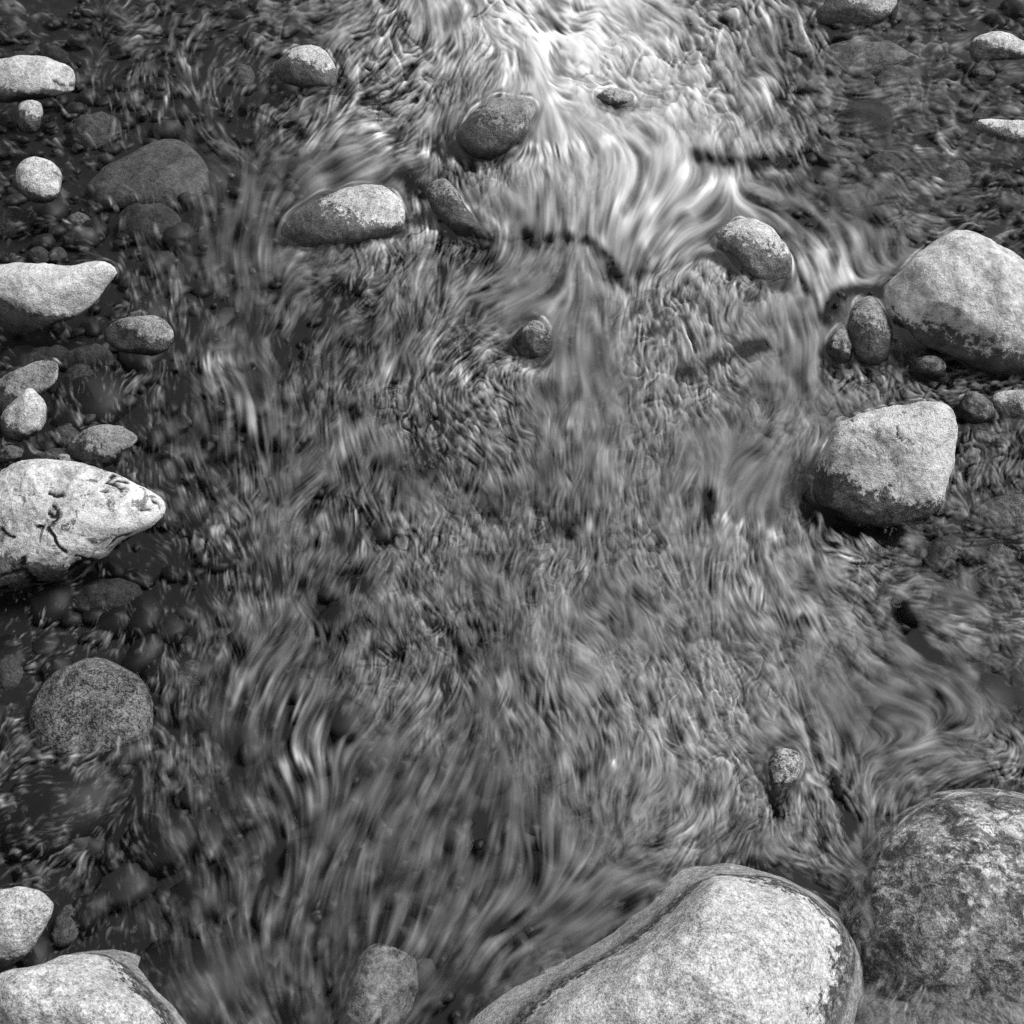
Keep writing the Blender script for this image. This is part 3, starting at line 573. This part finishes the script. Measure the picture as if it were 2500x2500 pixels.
def bilinear(G, fx, fy):
    fx = np.clip(fx, 0, G.shape[1] - 1.001); fy = np.clip(fy, 0, G.shape[0] - 1.001)
    i = fx.astype(np.int32); j = fy.astype(np.int32); a = (fx - i).astype(np.float32); b = (fy - j).astype(np.float32)
    if G.ndim == 3: a = a[..., None]; b = b[..., None]
    return (G[j, i] * (1 - a) + G[j, i + 1] * a) * (1 - b) + (G[j + 1, i] * (1 - a) + G[j + 1, i + 1] * a) * b

# tone, warped so that its grid never shows
wx = 40 * fft_noise((NY, NX), 40, seed=1); wy = 40 * fft_noise((NY, NX), 40, seed=2)
T = bilinear(TONE.astype(np.float32), (u1 + wx * .6) / 96.6 - .5, (v1 + wy * .6) / 96.6 - .5)
T = blur(T, 14)

# direction of the current, on a coarse grid then enlarged
cgy, cgx = np.linspace(0, NY - 1, 110), np.linspace(0, NX - 1, 110)
cu = u1[cgy.astype(int)][:, cgx.astype(int)]; cv = v1[cgy.astype(int)][:, cgx.astype(int)]
d2 = (cu[..., None] - FLOW[:, 0]) ** 2 + (cv[..., None] - FLOW[:, 1]) ** 2
wgt = 1 / (d2 + 25 ** 2) ** 1.7
fl = FLOW[:, 2:] / np.linalg.norm(FLOW[:, 2:], axis=1, keepdims=True)
fx = (wgt * fl[:, 0]).sum(-1) / wgt.sum(-1); fy = (wgt * fl[:, 1]).sum(-1) / wgt.sum(-1)
gxx, gyy = np.meshgrid(np.linspace(0, 109, NX), np.linspace(0, 109, NY))
VX = bilinear(fx.astype(np.float32), gxx, gyy); VY = bilinear(fy.astype(np.float32), gxx, gyy)
nrm = np.hypot(VX, VY) + 1e-6; VX /= nrm; VY /= nrm

# the current bends round what stands in it
def outline_field(P, grow=1.6):
    c, tg, rg = polar(P * (1932 / 2500))
    rm = rg.max() * grow
    inside = (np.abs(u1 - c[0]) < rm) & (np.abs(v1 - c[1]) < rm)
    rows = np.where(inside.any(1))[0]; cols = np.where(inside.any(0))[0]
    if len(rows) < 2 or len(cols) < 2: return None
    sl = (slice(rows[0], rows[-1] + 1), slice(cols[0], cols[-1] + 1))
    dx = u1[sl] - c[0]; dy = v1[sl] - c[1]
    r = np.hypot(dx, dy) + 1e-6; th = np.arctan2(dy, dx)
    rr = np.interp(th, tg, rg)
    drr = np.interp(th, tg, np.gradient(rg, tg))
    # outward normal of the outline
    nx_ = (dx / r) + (dy / r) * drr / rr; ny_ = (dy / r) - (dx / r) * drr / rr
    nl = np.hypot(nx_, ny_); return sl, r / rr, (r - rr), nx_ / nl, ny_ / nl, rr
for P, veil in EMERGED:
    o = outline_field(P)
    if o is None: continue
    sl, rho, dist, nx_, ny_, rr = o
    wq = np.exp(-np.clip(dist, 0, None) / np.clip(0.16 * rr, 6, 20))
    dot = VX[sl] * nx_ + VY[sl] * ny_
    VX[sl] -= 0.75 * wq * dot * nx_; VY[sl] -= 0.75 * wq * dot * ny_
nrm = np.hypot(VX, VY) + 1e-6; VX /= nrm; VY /= nrm
# turbulence
turb = np.clip((T - 2.0) / 4, 0, 1)
ang = 0.10 * fft_noise((NY, NX), 16, seed=11) + 0.16 * fft_noise((NY, NX), 45, seed=12)
swirl = np.clip((v1 < 420) * (420 - v1) / 300, 0, 1) * .45 + np.clip(1 - np.hypot((u1 - 1300) / 190, (v1 - 650) / 170), 0, 1) + np.clip(1 - np.hypot((u1 - 900) / 260, (v1 - 740) / 160), 0, 1) * .8
swirl += np.clip((u1 - 1650) / 200, 0, 1) * .5 + np.clip((330 - u1) / 150, 0, 1) * .6 + np.clip(1 - np.hypot((u1 - 1380) / 160, (v1 - 1280) / 120), 0, 1) * .8 + np.clip(1 - np.hypot((u1 - 700) / 160, (v1 - 560) / 110), 0, 1) * .7
for P, veil in EMERGED:                       # eddies in the lee of every stone that stands in the current
    c_, tg_, rg_ = polar(P * (1932 / 2500)); R_ = rg_.mean()
    swirl += .9 * np.exp(-((u1 - c_[0]) / (1.0 * R_ + 12)) ** 2 - ((v1 - c_[1] - 1.15 * R_) / (.75 * R_ + 12)) ** 2)
swirl = np.clip(swirl, 0, 1)
ang += swirl * (0.28 * fft_noise((NY, NX), 9, seed=14) + 0.40 * fft_noise((NY, NX), 26, seed=15))
du = np.gradient(u1, axis=1); dv = np.gradient(v1, axis=0); duy = np.gradient(u1, axis=0)
def direction(extra):
    a = ang + extra; ca, sa = np.cos(a), np.sin(a)
    vx, vy = VX * ca - VY * sa, VX * sa + VY * ca
    cy = vy / dv; cx = (vx - cy * duy) / du
    n_ = np.hypot(cx, cy) + 1e-6
    return np.stack([cx / n_, cy / n_], -1).astype(np.float32)
DIRS = [direction(a + .10 * fft_noise((NY, NX), 30, seed=16 + i)) for i, a in enumerate((0, .22, -.22, .45, -.45))]

# stroke layer
def stroke_field(strokes_):
    S = np.zeros((NY, NX), np.float32)
    for amt, wd, L in strokes_:
        L = np.array(L, float).reshape(-1, 2)
        m = (u1 > L[:, 0].min() - 4 * wd) & (u1 < L[:, 0].max() + 4 * wd) & (v1 > L[:, 1].min() - 4 * wd) & (v1 < L[:, 1].max() + 4 * wd)
        rows = np.where(m.any(1))[0]; cols = np.where(m.any(0))[0]
        if not len(rows): continue
        sl = (slice(rows[0], rows[-1] + 1), slice(cols[0], cols[-1] + 1))
        uu = u1[sl] + wx[sl] * .12; vv = v1[sl] + wy[sl] * .12; dd = np.full(uu.shape, 1e9)
        for i in range(len(L) - 1):
            p, e = L[i], L[i + 1] - L[i]
            t_ = np.clip(((uu - p[0]) * e[0] + (vv - p[1]) * e[1]) / (e @ e), 0, 1)
            dd = np.minimum(dd, np.hypot(uu - p[0] - t_ * e[0], vv - p[1] - t_ * e[1]))
        S[sl] += amt * np.exp(-0.5 * (dd / wd) ** 2 * 1.6)
    return S
S, S2 = stroke_field(STROKES), stroke_field(CHUTE)

def lic(src, steps, DIR, h=0.8):
    """carry a field along the current: line integral convolution, both ways"""
    jj, ii = np.meshgrid(np.arange(NY, dtype=np.float32), np.arange(NX, dtype=np.float32), indexing='ij')
    acc = src.copy(); wsum = 1.0
    for sgn in (1, -1):
        px, py = ii.copy(), jj.copy()
        d = DIR[jj.astype(int), ii.astype(int)] * sgn
        for s in range(steps):
            px += d[..., 0] * h; py += d[..., 1] * h
            np.clip(px, 0, NX - 1.01, out=px); np.clip(py, 0, NY - 1.01, out=py)
            nd = DIR[(py + .5).astype(np.int32), (px + .5).astype(np.int32)]
            dot = (nd * d).sum(-1, keepdims=True)
            d = nd * np.where(dot < 0, -1, 1).astype(np.float32)
            wv = 0.5 + 0.5 * math.cos(math.pi * (s + 1) / (steps + 1))
            acc += wv * bilinear(src, px, py); wsum += wv
    return acc / wsum

sh = (NY, NX)
unit = lambda a: (a - a.mean()) / a.std()
def strands(seed, DIR, n1, a=.9):
    return unit(lic(np.stack([pink(sh, a, seed, 26)] * 2, -1)[..., :1], n1, DIR)[..., 0])
silk = sum(np.exp(-((u1 - cx) / rx) ** 2 - ((v1 - cy) / ry) ** 2) for cx, cy, rx, ry in ((600, 1780, 380, 230), (1100, 690, 80, 110), (1430, 900, 110, 110), (1190, 440, 110, 70), (1440, 410, 190, 70), (1580, 480, 110, 90), (470, 480, 150, 170), (1000, 570, 120, 70), (1720, 1300, 240, 120), (1510, 640, 70, 120), (640, 350, 160, 70), (1000, 230, 150, 40), (460, 780, 120, 90), (1640, 1740, 40, 120), (950, 1700, 300, 120), (520, 1330, 140, 160), (1000, 400, 90, 60), (750, 1550, 350, 160), (1250, 320, 150, 110)))
silk = np.clip(silk, 0, 1)
sets = [strands(21 + 10 * i, d, 18) for i, d in enumerate(DIRS)]
pick = np.stack([fft_noise(sh, 8, seed=51 + i) + (.9, .45, .45, 0, 0)[i] for i in range(5)])
pick = np.exp(2.2 * pick); pick /= pick.sum(0)
sharp = lambda a: unit(a + 0.8 * (a - blur(a, 1.1)))
short = sharp(unit(sum(p * a for p, a in zip(pick, sets))))
longs = strands(121, DIRS[0], 32, 1.25)
fine = unit(short * (1 - silk) + longs * silk)
LB = lic(np.stack([fft_noise(sh, 5.5, seed=63), pink(sh, 2.0, 64, 45)], -1), 16, DIRS[0], 1.0)
coarse = unit(LB[..., 1]); mid = fine
strokes = lic(np.stack([np.maximum(S, 0) * (1 + .25 * fft_noise(sh, 1.5, seed=68)), np.minimum(S, 0) * np.clip(1 + .25 * fft_noise(sh, 3, seed=78), 0, 2.2)], -1), 10, DIRS[0]).sum(-1)
strokes = np.where(strokes > 0, strokes * np.clip(.62 + .3 * fine + .2 * coarse, .15, 1.4), strokes)
holes = np.clip(unit(LB[..., 0]) + .7 * coarse - 1.3, 0, 2) * np.where(v1 > 1350, .35, 1)      # clear windows between the foam
jj, ii = np.meshgrid(np.arange(NY, dtype=np.float32), np.arange(NX, dtype=np.float32), indexing='ij')
def folded(seed, alpha, top, stretch, wamp):
    """noise folded by the eddies: drawn-out, curling ripples of all sizes"""
    a, b = wamp * pink(sh, 2.6, seed + 1, 40), wamp * pink(sh, 2.6, seed + 2, 40)
    return unit(bilinear(pink(sh, alpha, seed, top, stretch), (ii + a) % (NX - 2), (jj + b) % (NY - 2)))
f1, f2, f3 = folded(80, 2.7, 26, .45, 9), folded(90, 2.3, 10, .45, 7), folded(100, 2.8, 60, .45, 14)
m1, m2 = np.clip(.45 + .6 * fft_noise(sh, 9, seed=71), 0, 1.4), np.clip(.2 + .7 * fft_noise(sh, 7, seed=72), 0, 1.4)
crease = np.exp(-(f1 / .15) ** 2) * m1 + .8 * np.exp(-(f2 / .2) ** 2) * m2
foil = .55 * f1 + .30 * f2 - .8 * crease
foil = .75 * unit(lic(np.stack([foil], -1), 7, DIRS[1])[..., 0]) + .8 * np.clip(f3, -1.5, 1.2) + .35 * fine - 1.0 * np.exp(-(f3 / .10) ** 2) * m1 - .45 * np.exp(-(f1 / .13) ** 2) * m2
foil = unit(sharp(foil)); foil_s = blur(foil, 1.2)
w0 = 1.1 * np.exp(-(f3 / .13) ** 2) * np.clip(.25 + fft_noise(sh, 10, seed=74), 0, 1.5) + .5 * np.exp(-(f1 / .2) ** 2) * np.clip(fft_noise(sh, 8, seed=73) - .3, 0, 1.4) + .35 * np.clip(f3, 0, 2)
glint_wisp = lic(np.stack([w0], -1), 6, DIRS[0])[..., 0] * (1 + .35 * fine)
clump = fft_noise(sh, 20, seed=31)
boil = np.clip(swirl * .85 + .20 + .30 * fft_noise(sh, 22, seed=75), .10, .95) * (1 - .85 * silk)
fw = np.clip(.95 + .3 * fft_noise(sh, 16, seed=65), .3, 1.6) * (1 - .25 * silk)
pat = (fw * .70 * fine + (.58 - .22 * silk) * coarse) * (1 - .65 * boil) + boil * .85 * foil + (.18 + .25 * np.clip((1150 - u1) / 500, 0, 1) * (1 - .8 * silk)) * clump
pat = np.where(pat < 0, pat * 1.12, pat * .95)
bump = lambda cx, cy, rx, ry: np.exp(-((u1 - cx) / rx) ** 2 - ((v1 - cy) / ry) ** 2)
T = T + 1.3 * bump(1220, 400, 120, 120) + .6 * bump(1150, 230, 200, 110) + 1.8 * bump(1560, 500, 90, 45) + .7 * bump(1320, 590, 100, 90) + .3 * bump(1300, 1300, 250, 200)  # adds painted sheen and glare to the water tone
calm = 1 - .40 * np.clip(bump(1270, 1270, 330, 430) + .9 * bump(1180, 880, 230, 230) + .75 * bump(1180, 170, 260, 170) + .5 * bump(650, 1750, 420, 260), 0, 1)   # an even sheet of fine ripples
tone = T + strokes * 1.5 + calm * pat * (0.40 + 0.25 * np.clip(T, 0, 4.4)) - holes * 0.28 * T * calm ** 2
tone += glint_wisp * np.clip(3.2 - T, 0, 2) * 1.25 - .35 * np.clip(2.6 - T, 0, 1.4)   # painted glints and reflections on the dark water
# stones just under the surface, and the lee of standing ones, carry little foam
for P, veil in SUNKEN:
    o = outline_field(P, 1.4)
    if o is None: continue
    sl, rho, dist, nx_, ny_, rr = o
    mk = 1 / (1 + np.exp((dist + 4 + 5 * coarse[sl] + 3 * fine[sl]) / 7.0))
    tone[sl] = tone[sl] * (1 - mk * (1 - veil))
for P, veil in SHELVES:
    o = outline_field(P, 1.6)
    if o is None: continue
    sl, rho, dist, nx_, ny_, rr = o
    mk = 1 / (1 + np.exp((dist - 34 - 12 * coarse[sl]) / 8.0)) * (1 - bump(1640, 1740, 42, 130)[sl])
    tone[sl] = tone[sl] * (1 - mk * (1 - veil)) + mk * (.35 * foil[sl] + .3 * fine[sl])
for P, veil in EMERGED:
    o = outline_field(P, 1.5)
    if o is None: continue
    sl, rho, dist, nx_, ny_, rr = o
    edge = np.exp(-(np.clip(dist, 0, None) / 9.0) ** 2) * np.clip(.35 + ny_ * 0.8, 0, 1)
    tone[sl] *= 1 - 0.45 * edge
    # water heaps up in a thin pale line against the stone
    tone[sl] += (.5 + .28 * T[sl]) * np.exp(-((dist - 3.5) / 2.4) ** 2) * np.clip(.5 + .6 * coarse[sl] + .5 * mid[sl], 0, 1.6) * np.clip(.75 - .5 * ny_, 0, 1)
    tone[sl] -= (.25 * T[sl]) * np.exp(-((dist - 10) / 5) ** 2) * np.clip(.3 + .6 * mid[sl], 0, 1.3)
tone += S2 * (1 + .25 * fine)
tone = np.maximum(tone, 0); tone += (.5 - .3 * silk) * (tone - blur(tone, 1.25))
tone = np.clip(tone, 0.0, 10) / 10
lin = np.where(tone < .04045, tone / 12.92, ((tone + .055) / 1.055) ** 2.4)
foam_sheen = np.clip((lin - 0.012) / 0.86, 0, 1)  # share of diffuse white: froth together with painted sky reflection

# relief of the surface: the same strands, the swell over sunken rocks, bow waves
dist_c = np.sqrt(YY ** 2 + H ** 2)
cell = (0.0015 * dist_c / 1.75)
act = np.clip(T / 4.0, .4, 1.3)
hgt = cell * act * (0.30 * blur(fine, 1.0) + 1.6 * coarse + 1.5 * boil * foil_s + 4.5 * np.clip(2.4 - T, 0, 1) * blur(f3, 1.5)) * 0.62 + 0.0035 * act * clump + 0.006 * act * fft_noise(sh, 40, seed=33)
hgt += .022 * bump(1330, 590, 90, 80) + .014 * bump(1080, 500, 70, 40) + .012 * bump(900, 760, 90, 60)
hgt += 0.0006 * np.clip(strokes, -2, 2)
for P, veil in EMERGED:
    o = outline_field(P, 1.8)
    if o is None: continue
    sl, rho, dist, nx_, ny_, rr = o
    up = np.clip(-(VX[sl] * nx_ + VY[sl] * ny_ * 1.0) * .5 - ny_ * .5, -1, 1)
    hgt[sl] += 0.010 * act[sl] * up * np.exp(-np.clip(dist, 0, None) / 22.0)
    hgt[sl] += 0.003 * np.exp(-np.abs(dist) / 5.0)
for P, veil in SUNKEN:
    o = outline_field(P, 1.6)
    if o is None: continue
    sl, rho, dist, nx_, ny_, rr = o
    hgt[sl] += 0.010 * np.exp(-np.clip(rho, 0, None) ** 2 * 1.3)

# the same water goes on beyond the surveyed reach, in a coarser sheet
def outward(n1, n2):
    st = np.concatenate([np.minimum(8, 1.09 ** np.arange(n1)), 8 * 1.7 ** np.arange(1, n2 + 1)]); return np.cumsum(st)
oc, orow = outward(62, 11), outward(42, 12)
cpos = np.concatenate([-oc[::-1], np.arange(NX), NX - 1 + oc])
rpos = np.concatenate([-orow[::-1], np.arange(NY), NY - 1 + orow])
ypos = np.interp(rpos, np.arange(NY), yy)
ypos = np.where(rpos < 0, yy[0] + rpos * (yy[1] - yy[0]), ypos); ypos = np.where(rpos > NY - 1, yy[-1] + (rpos - NY + 1) * (yy[-1] - yy[-2]), ypos)
hrow = 0.445 * np.sqrt(ypos ** 2 + H ** 2 * 0.9)
xs = (-1 + 2 * cpos / (NX - 1))[None, :] * hrow[:, None]
mirror = lambda p, n: np.abs((p + (n - 1)) % (2 * (n - 1)) - (n - 1))
RR, CC = np.meshgrid(mirror(rpos, NY).astype(np.float32), mirror(cpos, NX).astype(np.float32), indexing='ij')
inner = ((rpos >= 0) & (rpos <= NY - 1))[:, None] & ((cpos >= 0) & (cpos <= NX - 1))[None, :]
both = np.stack([hgt, foam_sheen], -1).astype(np.float32)
soft = np.stack([blur(both[..., 0], 1.6), blur(both[..., 1], 1.6)], -1)
ext = bilinear(soft, CC, RR)
ext[inner] = both.reshape(-1, 2)
VW = np.stack([xs.ravel(), np.repeat(ypos[:, None], xs.shape[1], 1).ravel(), ext[..., 0].ravel()], 1)
fp = ext[..., 1]

def water_mat():
    k = NT('running_water')
    at = k.n('Attribute'); at.attribute_name = 'foam_sheen'
    geo = k.n('NewGeometry')
    fr = k.n('Fresnel'); fr.inputs['IOR'].default_value = 1.333
    weak_refl = k.math('MULTIPLY', fr.outputs[0], 0.10)          # sky reflection cut down to keep the clear water dark
    gl = k.n('BsdfGlossy'); gl.inputs['Roughness'].default_value = 0.16; gl.inputs['Color'].default_value = (1, 1, 1, 1)
    tr = k.n('BsdfTransparent'); tr.inputs['Color'].default_value = (.86, .86, .86, 1)
    df = k.n('BsdfDiffuse'); df.inputs['Color'].default_value = (.8, .8, .8, 1); df.inputs['Roughness'].default_value = .4
    m1 = k.n('MixShader'); k.set(m1.inputs[0], weak_refl); k.set(m1.inputs[1], tr.outputs[0]); k.set(m1.inputs[2], gl.outputs[0])
    m2 = k.n('MixShader'); k.set(m2.inputs[0], at.outputs['Fac']); k.set(m2.inputs[1], m1.outputs[0]); k.set(m2.inputs[2], df.outputs[0])
    k.t.links.new(m2.outputs[0], k.out.inputs[0]); return k.m
f = grid_faces(len(ypos), xs.shape[1])
wo = mesh_obj('water', VW, f.ravel(), np.full(len(f), 4), water_mat(), {'foam_sheen': fp.ravel()})
wo['kind'] = 'structure'; wo['label'] = 'shallow stream running in streaks between the stones'

for s in exec_rocks: build_rock(s)
